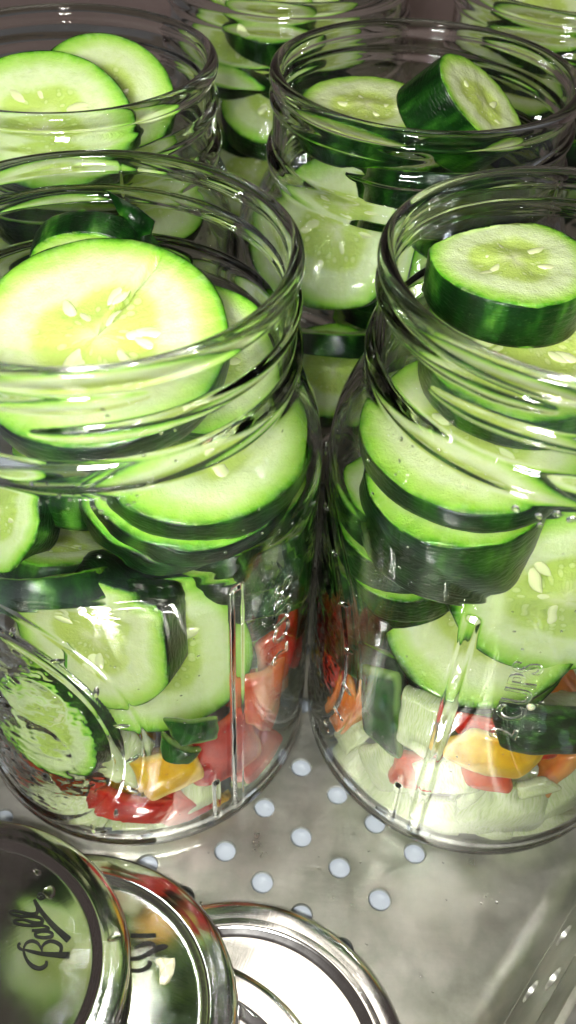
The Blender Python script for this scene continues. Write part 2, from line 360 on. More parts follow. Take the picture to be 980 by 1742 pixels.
# ------------------------------------------------------------------ jars
JH = 159.0
def r_in(z):
    pts = [(3.8, 36), (6, 42.5), (10, 45.6), (106, 45.6), (112, 44.9), (119, 42.4), (126, 39.4), (131, 38.6), (159, 38.6)]
    return np.interp(z, [p[0] for p in pts], [p[1] for p in pts])
def vnoise(x, y, sd):
    return (np.sin(x*1.7+sd)+np.sin(y*2.3+sd*2.1)+np.sin((x+y)*1.1+sd*.7)+np.sin((x*1.3-y*.9)*2.1+sd*1.3))/4
def jar_mesh(name, nu, th_top, th_bot, med, ribs, detail=True, seed=0):
    """th_* azimuths (deg, 0 = towards -y, + = towards +x) of the thread ends; med azimuth of oval medallion"""
    outer = [(36, 1.6), (38, .25), (40.5, 0), (43, .5)] + [(43+5.3*math.sin(a), .5+6.5*(1-math.cos(a))) for a in np.linspace(.25, 1.57, 7)]
    dz = .55 if detail else 1.6
    outer += [(48.3, z) for z in np.arange(9, 106, dz)]
    sh = smooth_poly([(48.3, 106), (48.05, 111), (46.9, 117), (44.6, 123), (42.4, 128), (41.6, 131.5)], 8 if detail else 4)
    outer += [tuple(p) for p in sh]
    bead = [(41.55, 132.4), (42.0, 133.4), (42.45, 134.6), (42.6, 135.7), (42.45, 136.9), (41.9, 138.1), (41.2, 138.9)]
    outer += [tuple(p) for p in smooth_poly(bead, 3)]
    outer += [(40.9, z) for z in np.arange(139.5, 154.2, .32 if detail else .7)]
    lip = [(41.0, 154.4), (41.6, 155.0), (41.95, 156.0), (42.0, 157.0), (41.7, 158.1), (41.0, 158.8), (40.2, 159), (39.4, 158.8), (38.8, 158.2), (38.6, 157.2)]
    outer += [tuple(p) for p in smooth_poly(lip, 3)]
    inner = [(38.6, z) for z in np.arange(155.5, 131, -3)]
    inner += [tuple(p) for p in smooth_poly([(38.6, 131), (39.4, 126), (42.5, 119), (45.0, 112), (45.7, 106)], 5)]
    inner += [(45.7, z) for z in np.arange(100, 10, -5)] + [tuple(p) for p in smooth_poly([(45.7, 10), (45.0, 6.5), (42.4, 4.4), (36, 3.9)], 4)]
    inner += [(20, 4.3), (.6, 4.6)]
    outer = [(.6, 2.2), (20, 1.9)] + outer
    no = len(outer); P = np.array(outer+inner); R = P[:, 0]; Z = P[:, 1]; nv = len(P)
    t = (np.arange(nu)+.5)/nu*2*np.pi - np.pi                   # azimuth
    RR = np.repeat(R[:, None], nu, 1); ZZ = np.repeat(Z[:, None], nu, 1); TT = np.repeat(t[None, :], nv, 0)
    isout = (np.arange(nv) < no)[:, None]
    body = isout & (ZZ > 8) & (ZZ < 118)
    # slight waviness of pressed glass, outside and inside
    RR += np.where(isout, 0, .22*vnoise(TT*2, ZZ*.05, seed+1)*np.clip((ZZ-12)/20, 0, 1))
    RR += np.where(body, .10*vnoise(TT*3, ZZ*.07, seed+3), 0)
    # thread: helix rising with azimuth
    up = isout & (ZZ > 139.2) & (ZZ < 155.0)
    a0, a1 = rad(th_bot), rad(th_top)+2*math.pi; zt, zb = 152.4, 145.6
    amp = np.zeros_like(RR)
    for k in (-1, 0, 1, 2):
        A = TT+2*math.pi*k; f = (A-a0)/(a1-a0)
        zc = zb+(zt-zb)*f; tap = np.clip(np.minimum(A-a0, a1-A)/rad(16), 0, 1); tap = np.sqrt(tap)
        hw = .35+1.55*tap; d = np.clip(np.abs(ZZ-zc)/hw, 0, 1)
        amp = np.maximum(amp, np.where((f >= 0) & (f <= 1), 1.0*tap*np.clip(1-d*d, 0, 1)**.8, 0))
    RR += np.where(up, amp, 0)
    if detail:
        # oval medallion frame and fruit relief
        for az, az2 in ((med, None),):
            X = (np.mod(TT-rad(az)+np.pi, 2*np.pi)-np.pi)*47.4; Y = ZZ-54.5
            q = np.sqrt((X/27.)**2+(Y/42.)**2); fr = np.clip(1-np.abs(q-1)/.05, 0, 1); h = .6*np.sqrt(fr*(2-fr))
            fr2 = np.clip(1-np.abs(q-1.23)/.028, 0, 1); h += .25*fr2
            for (fx, fy, fa, fb, fh) in ((-9, 8, 11, 13, 1.0), (6, -4, 10, 12, 1.1), (-3, -22, 13, 9, .9), (9, 17, 8, 9, .8), (-10, 24, 7, 8, .8), (13, -16, 5, 8, .7), (-15, -8, 6, 10, .7), (2, 30, 9, 5, .6)):
                e = np.sqrt(((X-fx)/fa)**2+((Y-fy)/fb)**2); h = np.maximum(h, np.where(q < .93, fh*np.sqrt(np.clip(1-e*e, 0, 1)), 0))
            h += np.where(q < .9, .22*vnoise(X*.55+1.3*vnoise(X*.3, Y*.3, 4), Y*.5+1.5*vnoise(Y*.33, X*.27, 8), 2)+.10*vnoise(X*1.3+2*vnoise(X*.4, Y*.5, 5), Y*1.2, 6), 0)
            RR += np.where(body, h*.62, 0)
        for az, z0, z1, wd in ribs:
            X = (np.mod(TT-rad(az)+np.pi, 2*np.pi)-np.pi)*47.4
            e = np.clip(1-np.abs(X)/(wd/2), 0, 1); zz = np.clip(np.minimum(ZZ-z0, z1-ZZ)/1.2, 0, 1)
            RR += np.where(body, .62*np.clip(e*2.5, 0, 1)**.8*zz, 0)
    V = np.stack([RR*np.sin(TT), -RR*np.cos(TT), ZZ], -1).reshape(-1, 3)
    return mesh_np(name, V, grid_faces(nu, nv), GLASS)
JARS = {}
def text_mesh(txt, size, depth):
    cu = bpy.data.curves.new('t', 'FONT'); cu.body = txt; cu.size = size; cu.extrude = depth; cu.bevel_depth = depth*.8; cu.bevel_resolution = 2; cu.align_x = 'LEFT'; cu.align_y = 'CENTER'; cu.space_character = 1.1
    o = bpy.data.objects.new('t', cu); COL.objects.link(o); dg = bpy.context.evaluated_depsgraph_get()
    me = bpy.data.meshes.new_from_object(o.evaluated_get(dg)); bpy.data.objects.remove(o)
    V = np.array([v.co[:] for v in me.vertices]); F = [list(p.vertices) for p in me.polygons]; return V, F
def jar_text(parent, txt, az, z0, size, r=49.05):
    """raised glass letters reading upwards along the jar wall"""
    V, F = text_mesh(txt, size, .12)
    # text x -> up the jar, text y -> towards -azimuth
    a = rad(az)-V[:, 1]/r; rr = r+.26+V[:, 2]
    W = np.stack([rr*np.sin(a), -rr*np.cos(a), z0+V[:, 0]], -1)
    return link('embossed_text', mesh_np('embossed_text', W, F, GLASS, smooth=False), parent)
def jar_marks(parent, az, med):
    """small raised leaf strokes that follow the oval"""
    V = []; F = []
    for k in range(15):
        a = rad(-70+k*18); q = 1.115
        x, y = 27*q*math.sin(a), 54.5+42*q*math.cos(a)
        if y < 10 or y > 100: continue
        L0 = random.uniform(2.0, 3.2); ang = random.uniform(-.9, .9)+math.atan2(42*math.cos(a), 27*math.sin(a))
        b = len(V)
        for i in range(8):
            t = 2*math.pi*i/8; lx, ly = L0*math.cos(t)*.9, .7*math.sin(t)
            X = x+lx*math.cos(ang)-ly*math.sin(ang); Y = y+lx*math.sin(ang)+ly*math.cos(ang)
            for rr in (49.12, 49.6):
                s_ = 1 if rr < 49.3 else .7
                X2, Y2 = x+(X-x)*s_, y+(Y-y)*s_; A = rad(med)+X2/47.4; V.append((rr*math.sin(A), -rr*math.cos(A), Y2))
        for i in range(8):
            j = (i+1) % 8; F.append((b+2*i, b+2*j, b+2*j+1, b+2*i+1))
        F.append([b+2*i+1 for i in range(8)]); F.append([b+2*i for i in range(8)][::-1])
    return link('embossed_marks', mesh_np('embossed_marks', V, F, GLASS), parent)
jar_defs = [
 ('L', (-40.9, 158.0), 720, (25, -5), -28, True, 'front left glass jar of cucumber slices, with an oval medallion on its side'),
 ('R', (57.0, 160.2), 720, (-18, -52), -91, True, 'front right glass jar of cucumber over white onion, a small round slice on top'),
 ('A', (-66.3, 256.5), 360, (40, 8), 120, False, 'glass jar behind the front left jar, two slices leaning in its mouth'),
 ('B', (31.4, 256.9), 360, (-1, -31), 60, False, 'open glass jar in second row with a thick cucumber chunk leaning in its mouth'),
 ('C', (-7.9, 347.0), 240, (60, 20), 90, False, 'open glass jar in the back row, middle, with pale slices behind its neck'),
 ('D', (90.5, 349.0), 240, (15, -20), 90, False, 'open glass jar at the back right corner, partly cut off by the picture edge'),
]
for k, pos, nu, (tt, tb), med, det, lab in jar_defs:
    o = bpy.data.objects.new('glass_jar', None); COL.objects.link(o); o.location = Vector((*pos, 0))*S; o.empty_display_size = .02
    tag(o, lab, 'jar', 'open glass jars standing on the steel tray')
    ribs = [(med+68, 5+4, 104, 3.2), (med+60, 9, 30, 2.0)] if det else []
    link('jar_glass', jar_mesh('jar_glass', nu, tt, tb, med, ribs, det, seed=len(JARS)), o)
    if det:
        jar_text(o, '2 CUPS', med+84, 66, 8.6); jar_marks(o, 0, med)
    JARS[k] = Vector((*pos, 0))

# ------------------------------------------------------------------ cucumber slices
def slice_meshes(b, tr, wob, seed, cut=None, crack=None, peeled=True):
    """unit radius slice, axis z, top face at z=0, thickness tr (in radii); flesh + skin meshes"""
    rg = np.random.default_rng(seed); nu = 72 if crack is None else 180
    t = np.arange(nu)/nu*2*np.pi
    out = 1+sum(wob*rg.normal()*.35/k*np.cos(k*t+rg.uniform(0, 6.28)) for k in range(2, 6))+.012*np.abs(np.sin(1.5*t+rg.uniform(0, 3)))
    out /= out.max()
    if cut is not None:                                 # straight cut: (angle, distance)
        for ca, cdist in cut:
            c = np.cos(t-ca); out = np.where(c > .02, np.minimum(out, cdist/np.maximum(c, .02)), out)
    e = .028; wedge = rg.uniform(-.28, .28)
    rings = [(.0, 0), (.1, 0), (.2, 0), (.3, 0), (.4, 0), (.5, 0), (.6, 0), (.7, 0), (.8, 0), (.88, 0), (.94, 0), (1-e, 0), (1-e*.4, -.008), (1-.008, -e*.8), (1-.008, -tr*.5), (1-.008, -tr+e*.8), (1-e*.4, -tr+.008), (1-e, -tr), (.7, -tr), (.35, -tr), (.0, -tr)]
    V = []; fc = []
    for i, (q, z) in enumerate(rings):
        q = max(q, .004); x = q*out*np.cos(t); y = q*out*np.sin(t)*b; zz = np.full(nu, z, float)
        if i < 12:
            zz += .022*vnoise(x*5, y*5, seed)*(1-q**4)+.010*vnoise(x*14, y*14, seed+3) - .045*np.exp(-((q-.36)/.16)**2)*(.6+.4*np.cos(3*t+seed))
            if crack is not None:
                d = np.abs(np.mod(t-crack+np.pi, 2*np.pi)-np.pi)*q
                zz -= .32*np.clip(1-d/.034, 0, 1)*np.clip((q+.02)/.25, 0, 1)*np.clip((.95-q)/.2, 0, 1)
        if i >= 12: zz = zz*(1+wedge*x)
        V.append(np.stack([x, y, zz], -1)); fc.append(np.stack([q*np.cos(t)*np.ones(nu), q*np.sin(t), np.full(nu, z)], -1))
    fl = mesh_np('flesh', np.concatenate(V), grid_faces(nu, len(rings)), FLESH, fc=np.concatenate(fc), mm=False)
    sk = [(.97, -.02), (.994, -.012), (1.0, -.05), (1.004, -tr*.5), (1.0, -tr+.05), (.994, -tr+.012), (.97, -tr+.02)]
    V = []; fc = []; lump = .006*vnoise(np.cos(t)*4, np.sin(t)*4, seed+9)+.005*vnoise(np.cos(t)*11, np.sin(t)*13, seed+4)
    keep = np.ones(nu, bool)
    if cut is not None and peeled:
        for ca, cdist in cut: keep &= ~((np.cos(t-ca) > .02) & (cdist/np.maximum(np.cos(t-ca), .02) < .985))
    for q, z in sk:
        s_ = (q+(lump if q > .99 else 0))*out; z = z+np.where(np.abs(z) < .055, .012*vnoise(t*3, t*7, seed+2), 0)
        V.append(np.stack([s_*np.cos(t), s_*np.sin(t)*b, (np.zeros(nu)+z)*(1+wedge*out*np.cos(t))], -1)); fc.append(np.stack([np.cos(t), np.sin(t), np.zeros(nu)+z*3], -1))
    F = grid_faces(nu, len(sk)); col = np.tile(np.arange(nu), len(sk)-1)
    F = F[keep[col]]
    skm = mesh_np('skin', np.concatenate(V), F, SKIN, fc=np.concatenate(fc), mm=False)
    return fl, skm, out
def seed_mesh():
    V, F = lathe(np.array([(.02, -1), (.30, -.86), (.62, -.5), (.80, -.05), (.74, .35), (.46, .78), (.16, .98), (.02, 1.04)]), 10)
    V[:, 2] *= 1.0; V = np.stack([V[:, 2]*3.3, V[:, 0]*1.75, V[:, 1]*.75], -1)
    return mesh_np('seed', V, F, SEED)
SEEDM = seed_mesh()
def frame(n, roll):
    n = n.normalized(); up = Vector((0, 0, 1)) if abs(n.z) < .97 else Vector((0, 1, 0))
    x = up.cross(n).normalized(); y = n.cross(x)
    M = Matrix((x, y, n)).transposed()
    return M @ Matrix.Rotation(roll, 3, 'Z')
def normal(az, el):
    a, e = rad(az), rad(el); return Vector((math.cos(e)*math.sin(a), -math.cos(e)*math.cos(a), math.sin(e)))
def conform(me, mw, jar, margin=.4):
    """press the vertices of a piece back inside its jar"""
    J = JARS[jar]; n = len(me.vertices); co = np.empty(n*3); me.vertices.foreach_get('co', co); co = co.reshape(-1, 3)
    M = np.array(mw); P = (co @ M[:3, :3].T + M[:3, 3])/S; P -= np.array(J)
    P[:, 2] = np.maximum(P[:, 2], 5.1); r = np.hypot(P[:, 0], P[:, 1]); ri = r_in(P[:, 2])-margin
    k = np.minimum(1, ri/np.maximum(r, 1e-6)); k = np.where(P[:, 2] > 158, 1, k); P[:, :2] *= k[:, None]; P += np.array(J)
    Mi = np.linalg.inv(M[:3, :3]); me.vertices.foreach_set('co', ((P*S - M[:3, 3]) @ Mi.T).ravel()); me.update()
SEEDN = [0]
def make_slice(center, n, R, b, th, roll, label, group, cut=None, crack=None, wob=.05, nseeds=10, name='cucumber_slice', cat='cucumber slice', jar=None, peeled=True):
    SEEDN[0] += 1; sd = SEEDN[0]
    M3 = frame(n, rad(roll)); root = bpy.data.objects.new(name, None); COL.objects.link(root); root.empty_display_size = .005
    root.matrix_world = Matrix.Translation(center*S) @ M3.to_4x4()
    tag(root, label, cat, group)
    fl, sk, out = slice_meshes(b, th/R, wob, sd, cut, crack, peeled)
    Sc = Matrix.Scale(R*S, 4)
    if jar:
        mw = Matrix.Translation(center*S) @ M3.to_4x4() @ Sc
        conform(fl, mw, jar, .55); conform(sk, mw, jar, .4)
    link('flesh', fl, root, Sc); link('skin', sk, root, Sc)
    rg = random.Random(sd)
    for k in range(nseeds):
        lobe = k % 3; a = lobe*2*math.pi/3+sd*1.7+rg.choice((-1, 1))*rg.uniform(.18, .72); q = rg.uniform(.2, .47)
        x, y = q*R*math.cos(a), q*R*math.sin(a)*b
        if cut is not None and any(x*math.cos(ca)+y*math.sin(ca) > cdist*R*.85 for ca, cdist in cut): continue
        s_ = rg.uniform(.8, 1.15)*min(1, R/22)
        Ms = Matrix.Translation(Vector((x, y, -.66*s_-.25))*S) @ Matrix.Rotation(a+rg.uniform(-.35, .35), 4, 'Z') @ Matrix.Rotation(rg.uniform(-.2, .2), 4, 'Y') @ Matrix.Scale(s_, 4)
        link('seed', SEEDM, root, Ms)
    return root
def fits(jar, center, n, R, b, th, roll, margin):
    M = frame(n, rad(roll)); J = JARS[jar]
    for k in range(24):
        t = 2*math.pi*k/24
        for dz in (0, -th):
            p = center + M @ Vector((R*math.cos(t), R*b*math.sin(t), dz)); d = p-J
            if p.z > 157: continue
            if p.z < 4 or math.hypot(d.x, d.y) > r_in(p.z)-margin: return False
    return True
def slice_px(jar, px, py, az, el, rpx, label, b=.95, th=8, roll=0, back=0., z=None, margin=-1.5, **kw):
    """put a slice where the photograph shows it: as near the glass as it fits inside the jar"""
    J = JARS[jar]; d = ray(px, py); n = normal(az, el)
    grp = {'L': 'cucumber slices in the front left jar', 'R': 'cucumber slices in the front right jar', 'A': 'cucumber slices in the jar behind the front left jar', 'B': 'cucumber slices in the second row jar with the leaning chunk', 'C': 'cucumber slices in the back row middle jar', 'D': 'cucumber slices in the back right jar'}[jar]
    if z is not None:
        t = (z-CH)/d.z; c = CAMP+d*t
        R = rpx*(c-CAMP).dot(FW)/FPX
    else:
        t0 = (J-CAMP).length-70; c = None
        for i in range(280):
            t = t0+i*.5; c = CAMP+d*t; R = rpx*(c-CAMP).dot(FW)/FPX
            if fits(jar, c, n, R, b, th, roll, margin): break
        else:
            print('NOFIT', label); 
            # fall back: pull towards the axis plane
            t = ((J.y-CAMP.y)/d.y); c = CAMP+d*t; R = rpx*(c-CAMP).dot(FW)/FPX
        c = c+d*back; R = rpx*(c-CAMP).dot(FW)/FPX
    print(jar, label[:40], 'R=%.1f' % R, 'c=', [round(v, 1) for v in (c-J)])
    make_slice(c, n, R, b, th, roll, label, grp, jar=jar, **kw)
    return dict(jar=jar, c=c, n=n, R=R, b=b, th=th, roll=roll, grp=grp)
def under(ref, label, th=8, shift=(0, 0, 0), k=1.0, nseeds=0):
    """a slice lying flat under another one"""
    c = ref['c']-ref['n']*(ref['th']+.5)+Vector(shift)
    make_slice(c, ref['n'], ref['R']*k, ref['b'], th, ref['roll'], label, ref['grp'], jar=ref['jar'], nseeds=nseeds)
    return dict(ref, c=c, R=ref['R']*k, th=th)
PI = math.pi
GRP = {'L': 'front left jar', 'R': 'front right jar', 'A': 'jar behind the front left jar', 'B': 'second row jar', 'C': 'back row middle jar', 'D': 'back right jar'}
def filler(jar, zs, sd, dy=4, r0=20, r1=25):
    """slices deep inside a jar, mostly hidden behind the ones at the glass"""
    rg = random.Random(sd); J = JARS[jar]
    for z in zs:
        a = rg.uniform(0, 2*PI); q = rg.uniform(2, 11); R = rg.uniform(r0, r1); el = rg.uniform(80, 90)
        c = J+Vector((q*math.cos(a), q*math.sin(a)+dy, z))
        make_slice(c, normal(rg.uniform(-180, 180), el), R, rg.uniform(.88, .98), rg.uniform(8, 11), rg.uniform(0, 360), 'cucumber slice deep inside the '+GRP[jar]+', behind other slices', 'hidden cucumber slices inside the '+GRP[jar], nseeds=0, jar=jar)
# ---- front left jar
slice_px('L', 165, 570, -6, 70, 226, 'big pale slice with a split from its centre, topmost in the front left jar', b=.97, th=9, z=141, crack=rad(62), nseeds=15, roll=8)
slice_px('L', 160, 470, 0, -16, 112, 'upright slice showing its grey green rim behind the split slice', th=7, z=137, nseeds=0, b=.9)
slice_px('L', 340, 600, 40, 66, 165, 'slice tucked under the split slice inside the neck, front left jar', th=8, z=131, nseeds=4)
q = slice_px('L', 335, 735, 16, 72, 188, 'large bright slice lying tilted just below the neck of the front left jar', b=.94, th=8, z=118, nseeds=6)
q = under(q, 'dark edged slice directly under the bright tilted slice in the front left jar', 8, (-2, -1.5, 0))
under(q, 'lowest dark edged slice of the tilted stack in the front left jar', 7, (-4, 1, 0), .96)
slice_px('L', -10, 870, -30, 35, 95, 'slice cut by the left picture edge, beneath the front jar neck', th=9, nseeds=4)
slice_px('L', 100, 920, 170, 62, 100, 'shaded slice seen edge on, left side of the front left jar', th=8, back=6)
slice_px('L', 70, 965, 192, 45, 120, 'dark skinned slice edge above the bright cut slice in the front left jar', th=8)
slice_px('L', 158, 1080, -16, 20, 155, 'bright cut slice facing out above the oval medallion of the front left jar', b=.92, th=11, roll=0, cut=[(rad(8), .86), (rad(75), .84), (rad(125), .86)], nseeds=10, peeled=False)
slice_px('L', 270, 1110, 14, 24, 162, 'large pale slice behind the bright cut slice, front left jar', b=.95, th=9, back=8, nseeds=4)
slice_px('L', 85, 1235, -24, 25, 108, 'pale slice seen through the oval medallion of the front left jar', b=.72, th=8, roll=-30, nseeds=6)
slice_px('L', 465, 900, 215, 50, 100, 'dark edged slice at the right wall below the neck of the front left jar', th=9)
slice_px('L', 430, 975, 205, 46, 100, 'dark edged slice above the vertical rib of the front left jar', th=9, back=2)
filler('L', (60, 70, 80, 90, 100, 110), 11, 11, 18, 23)
# ---- front right jar
slice_px('R', 872, 440, 0, 88, 143, 'small round slice with thick green side, topmost in the front right jar', b=.97, th=11, z=146, nseeds=9)
slice_px('R', 905, 575, -10, 80, 192, 'wide slice directly under the small round slice in the front right jar', th=10, z=134, nseeds=6)
slice_px('R', 815, 722, -12, 82, 195, 'bright slice below the thread ends in the neck of the front right jar', b=.98, th=6.5, z=120, nseeds=6)
slice_px('R', 785, 800, -10, 80, 163, 'thick dark chunk with a bright crescent top in the front right jar', th=24, z=109, nseeds=3)
slice_px('R', 965, 1010, 4, 20, 200, 'bright white slice facing out above the embossed letters, front right jar', b=.78, th=10, nseeds=9)
q = slice_px('R', 825, 1032, -14, 62, 175, 'shaded slice crescent under the thick dark chunk in the front right jar', b=.98, th=12, back=10, nseeds=2)
under(q, 'dark edged slice under the shaded crescent in the front right jar', 13, (-1, -2, 0), 1.0)
slice_px('R', 640, 850, -50, 50, 80, 'narrow slice at the left wall of the front right jar', th=8, nseeds=3)
slice_px('R', 645, 985, 140, 52, 90, 'dark edged slice above the green pepper strip in the front right jar', th=12)
slice_px('R', 655, 1085, 145, 48, 85, 'second dark edged slice at the left wall, lower in the front right jar', th=9)
filler('R', (58, 68, 78, 88, 98, 108), 21, 12, 17, 21)
filler('A', (50, 62, 74, 86, 98, 110, 121, 132), 31, 8, 18, 23); filler('B', (50, 62, 74, 86, 97, 108, 119, 130), 41, 18, 17, 21); filler('C', (60, 72, 84, 96, 108, 119, 130), 51); filler('D', (60, 72, 84, 96, 108, 119, 130), 61)
def column(jar, dx, dy, R, z0, n, where, sd):
    rg = random.Random(sd)
    for k in range(n):
        c = JARS[jar]+Vector((dx+rg.uniform(-1.5, 1.5), dy+rg.uniform(-1.5, 1.5), z0+9.2*k))
        make_slice(c, normal(rg.uniform(-180, 180), rg.uniform(85, 90)), R*rg.uniform(.93, 1.04), .95, 8.6, rg.uniform(0, 360), 'dark skinned slice in the flat stack at the '+where, 'stacked slices at the '+where, nseeds=0, jar=jar)
column('L', 26.5, 3, 17.5, 50, 6, 'right wall of the front left jar', 71)
column('R', -26, 2, 18, 48, 6, 'left wall of the front right jar', 72)
# ---- jar behind the front left jar
slice_px('A', 75, 200, -3, 52, 158, 'front slice leaning in the mouth of the jar behind the front left jar', b=.8, th=7, z=150, nseeds=6, roll=-8)
slice_px('A', 175, 165, 10, 48, 122, 'slice leaning at the back in the mouth of the jar behind the front left jar', b=.95, th=7, z=147, back=4, nseeds=5)
slice_px('A', 60, 380, 0, 60, 130, 'slice in the body of the jar behind the front left jar', th=9, nseeds=3)
slice_px('A', 250, 330, 30, 60, 110, 'slice at the right wall of the jar behind the front left jar', th=9, nseeds=3)
slice_px('A', 130, 480, 10, 55, 140, 'lower slice in the jar behind the front left jar', th=9, nseeds=3)
# ---- second row jar
slice_px('B', 622, 178, -4, 84, 116, 'flat cream slice at the left in the mouth of the second row jar', b=.92, th=9, z=150, nseeds=9)
slice_px('B', 822, 172, 62, 44, 115, 'thick dark skinned chunk leaning in the mouth of the second row jar', b=.62, th=15, roll=-52, z=157, nseeds=7)
slice_px('B', 570, 395, -14, 26, 130, 'large slice facing out through the front wall of the second row jar', b=1.0, th=11, nseeds=9)
slice_px('B', 760, 300, 170, 64, 135, 'dark edged slice behind the thread of the second row jar', th=14, z=132)
slice_px('B', 800, 380, 160, 60, 130, 'dark edged slice below the neck of the second row jar, right side', th=14)
slice_px('B', 572, 560, 185, 60, 85, 'dark slice edge under the outward facing slice of the second row jar', th=7)
slice_px('B', 565, 625, -10, 60, 95, 'olive slice lowest in view in the second row jar', th=9, nseeds=3)
slice_px('B', 800, 480, 14, 50, 140, 'slice low at the right in the second row jar', th=9, nseeds=3)
# ---- back row
for (px, py, az, el, r_, z_, lab) in ((400, 70, -10, 50, 90, None, 'pale slice at the left behind the neck of the back row middle jar'), (530, 60, 12, 55, 95, None, 'pale slice at the right behind the neck of the back row middle jar'), (460, 20, 0, 70, 80, 148, 'slice on top in the back row middle jar'), (470, 170, 0, 60, 95, None, 'dark edged slice under the neck of the back row middle jar'), (430, 290, -10, 50, 90, None, 'green slice low in the back row middle jar')):
    slice_px('C', px, py, az, el, r_, lab, th=9, z=z_, nseeds=4)
for (px, py, az, el, r_, z_, lab) in ((850, 50, -10, 55, 90, None, 'slice behind the thread of the back right jar'), (930, 20, 10, 60, 90, 148, 'slice on top in the back right jar'), (900, 130, 0, 70, 100, None, 'dark edged slice low in the back right jar')):
    slice_px('D', px, py, az, el, r_, lab, th=10, z=z_, nseeds=4)

# ------------------------------------------------------------------ pepper and onion pieces
def chunk_mesh(name, mat, w, h, th, bend, seed):
    rg = np.random.default_rng(seed); n = 9
    u = np.linspace(-1, 1, n); U, Vv = np.meshgrid(u, u)
    cor = np.array([[rg.uniform(-.25, .25), rg.uniform(-.25, .25)] for _ in range(4)])
    wts = [(1-U)*(1-Vv)/4, (1+U)*(1-Vv)/4, (1+U)*(1+Vv)/4, (1-U)*(1+Vv)/4]
    X = U*w/2+sum(wt*c[0] for wt, c in zip(wts, cor))*w*.8+.05*w*vnoise(U*2, Vv*3, seed)
    Y = Vv*h/2+sum(wt*c[1] for wt, c in zip(wts, cor))*h*.8+.05*h*vnoise(Vv*2, U*3, seed+2)
    rc = 1.10-.07*(U*U*Vv*Vv); X = X*rc; Y = Y*rc
    Zb = -bend*(X**2)/max(w, 1)+.7*vnoise(U*2, Vv*2, seed+5)+.3*vnoise(U*5, Vv*5, seed+8)
    V = []; fc = []; F = []
    layers = [(0, .86), (-.25*th, 1.0), (-.75*th, 1.0), (-th, .86)]
    for dz, sh in layers:
        edge = np.maximum(np.abs(U), np.abs(Vv)); k = np.where(edge > .99, sh if sh < 1 else 1.0, 1.0)
        V.append(np.stack([X*k, Y*k, Zb+dz], -1).reshape(-1, 3)); fc.append(np.stack([U, Vv, np.full_like(U, 0 if dz > -.1 else 1.)], -1).reshape(-1, 3))
    NV = n*n; top = grid_faces(n, n, False); F += top.tolist(); F += (top[:, ::-1]+3*NV).tolist()
    per = [i for i in range(n)]+[i*n+n-1 for i in range(1, n)]+[(n-1)*n+i for i in range(n-2, -1, -1)]+[i*n for i in range(n-2, 0, -1)]
    for l in range(3):
        for a, b in zip(per, per[1:]+per[:1]): F.append((b+l*NV, a+l*NV, a+(l+1)*NV, b+(l+1)*NV))
    used = np.zeros(4*NV, int)
    V = np.concatenate(V); fc = np.concatenate(fc)
    idx = sorted({v for f in F for v in f}); mp = {v: i for i, v in enumerate(idx)}
    return mesh_np(name, V[idx], [tuple(mp[v] for v in f) for f in F], mat, fc=fc[idx])
CN = [100]
def put_chunk(jar, c, az, el, wd, hg, kind, mat, label, th, bend, roll, group):
    CN[0] += 1
    mw = Matrix.Translation(c*S) @ frame(normal(az, el), rad(roll)).to_4x4()
    me = chunk_mesh(kind, mat, wd, hg, th, bend, CN[0]); conform(me, mw, jar)
    o = link(kind, me); o.matrix_world = mw
    sb = o.modifiers.new('soft', 'SUBSURF'); sb.levels = 1; sb.render_levels = 2
    return tag(o, label, kind.replace('_', ' '), group)
def chunk_px(jar, px, py, az, el, wpx, hpx, kind, mat, label, th=3.8, bend=.6, roll=0, back=0.):
    """a piece pressed against the inside of the glass where the photograph shows it"""
    J = JARS[jar]; d = ray(px, py); t0 = (J-CAMP).length-70
    for i in range(300):
        t = t0+i*.5; c = CAMP+d*t; q = c-J
        if math.hypot(q.x, q.y) < r_in(q.z)-.6 or q.z < 6: break
    c = c+d*back; k = (c-CAMP).dot(FW)/FPX; wd, hg = wpx*k, hpx*k
    return put_chunk(jar, c, az, el, wd, hg, kind, mat, label, th, bend, roll, kind.replace('_', ' ')+'s in the '+GRP[jar])
def chunk_fill(jar, n, sd, mats):
    rg = random.Random(sd); J = JARS[jar]
    for i in range(n):
        a = rg.uniform(0, 2*PI); q = 38*math.sqrt(rg.uniform(.0, .9)); kind, mat = rg.choice(mats)
        z = rg.uniform(6, 34); c = J+Vector((q*math.cos(a), q*math.sin(a), z))
        put_chunk(jar, c, rg.uniform(-90, 90), rg.uniform(10, 85), rg.uniform(14, 22), rg.uniform(12, 18), kind, mat, kind.replace('_', ' ')+' deep in the bottom of the '+GRP[jar]+', mostly hidden', rg.uniform(4, 6), .4, rg.uniform(0, 360), 'hidden vegetable pieces in the bottom of the '+GRP[jar])
chunk_fill('L', 18, 5, [('onion_piece', ONION), ('pepper_piece', RED), ('onion_piece', ONION), ('pepper_piece', YELLOW), ('pepper_piece', PINK)])
chunk_fill('R', 18, 6, [('onion_piece', ONION), ('onion_piece', ONION), ('onion_piece', ONION), ('pepper_piece', ORANGE), ('pepper_piece', PINK)])
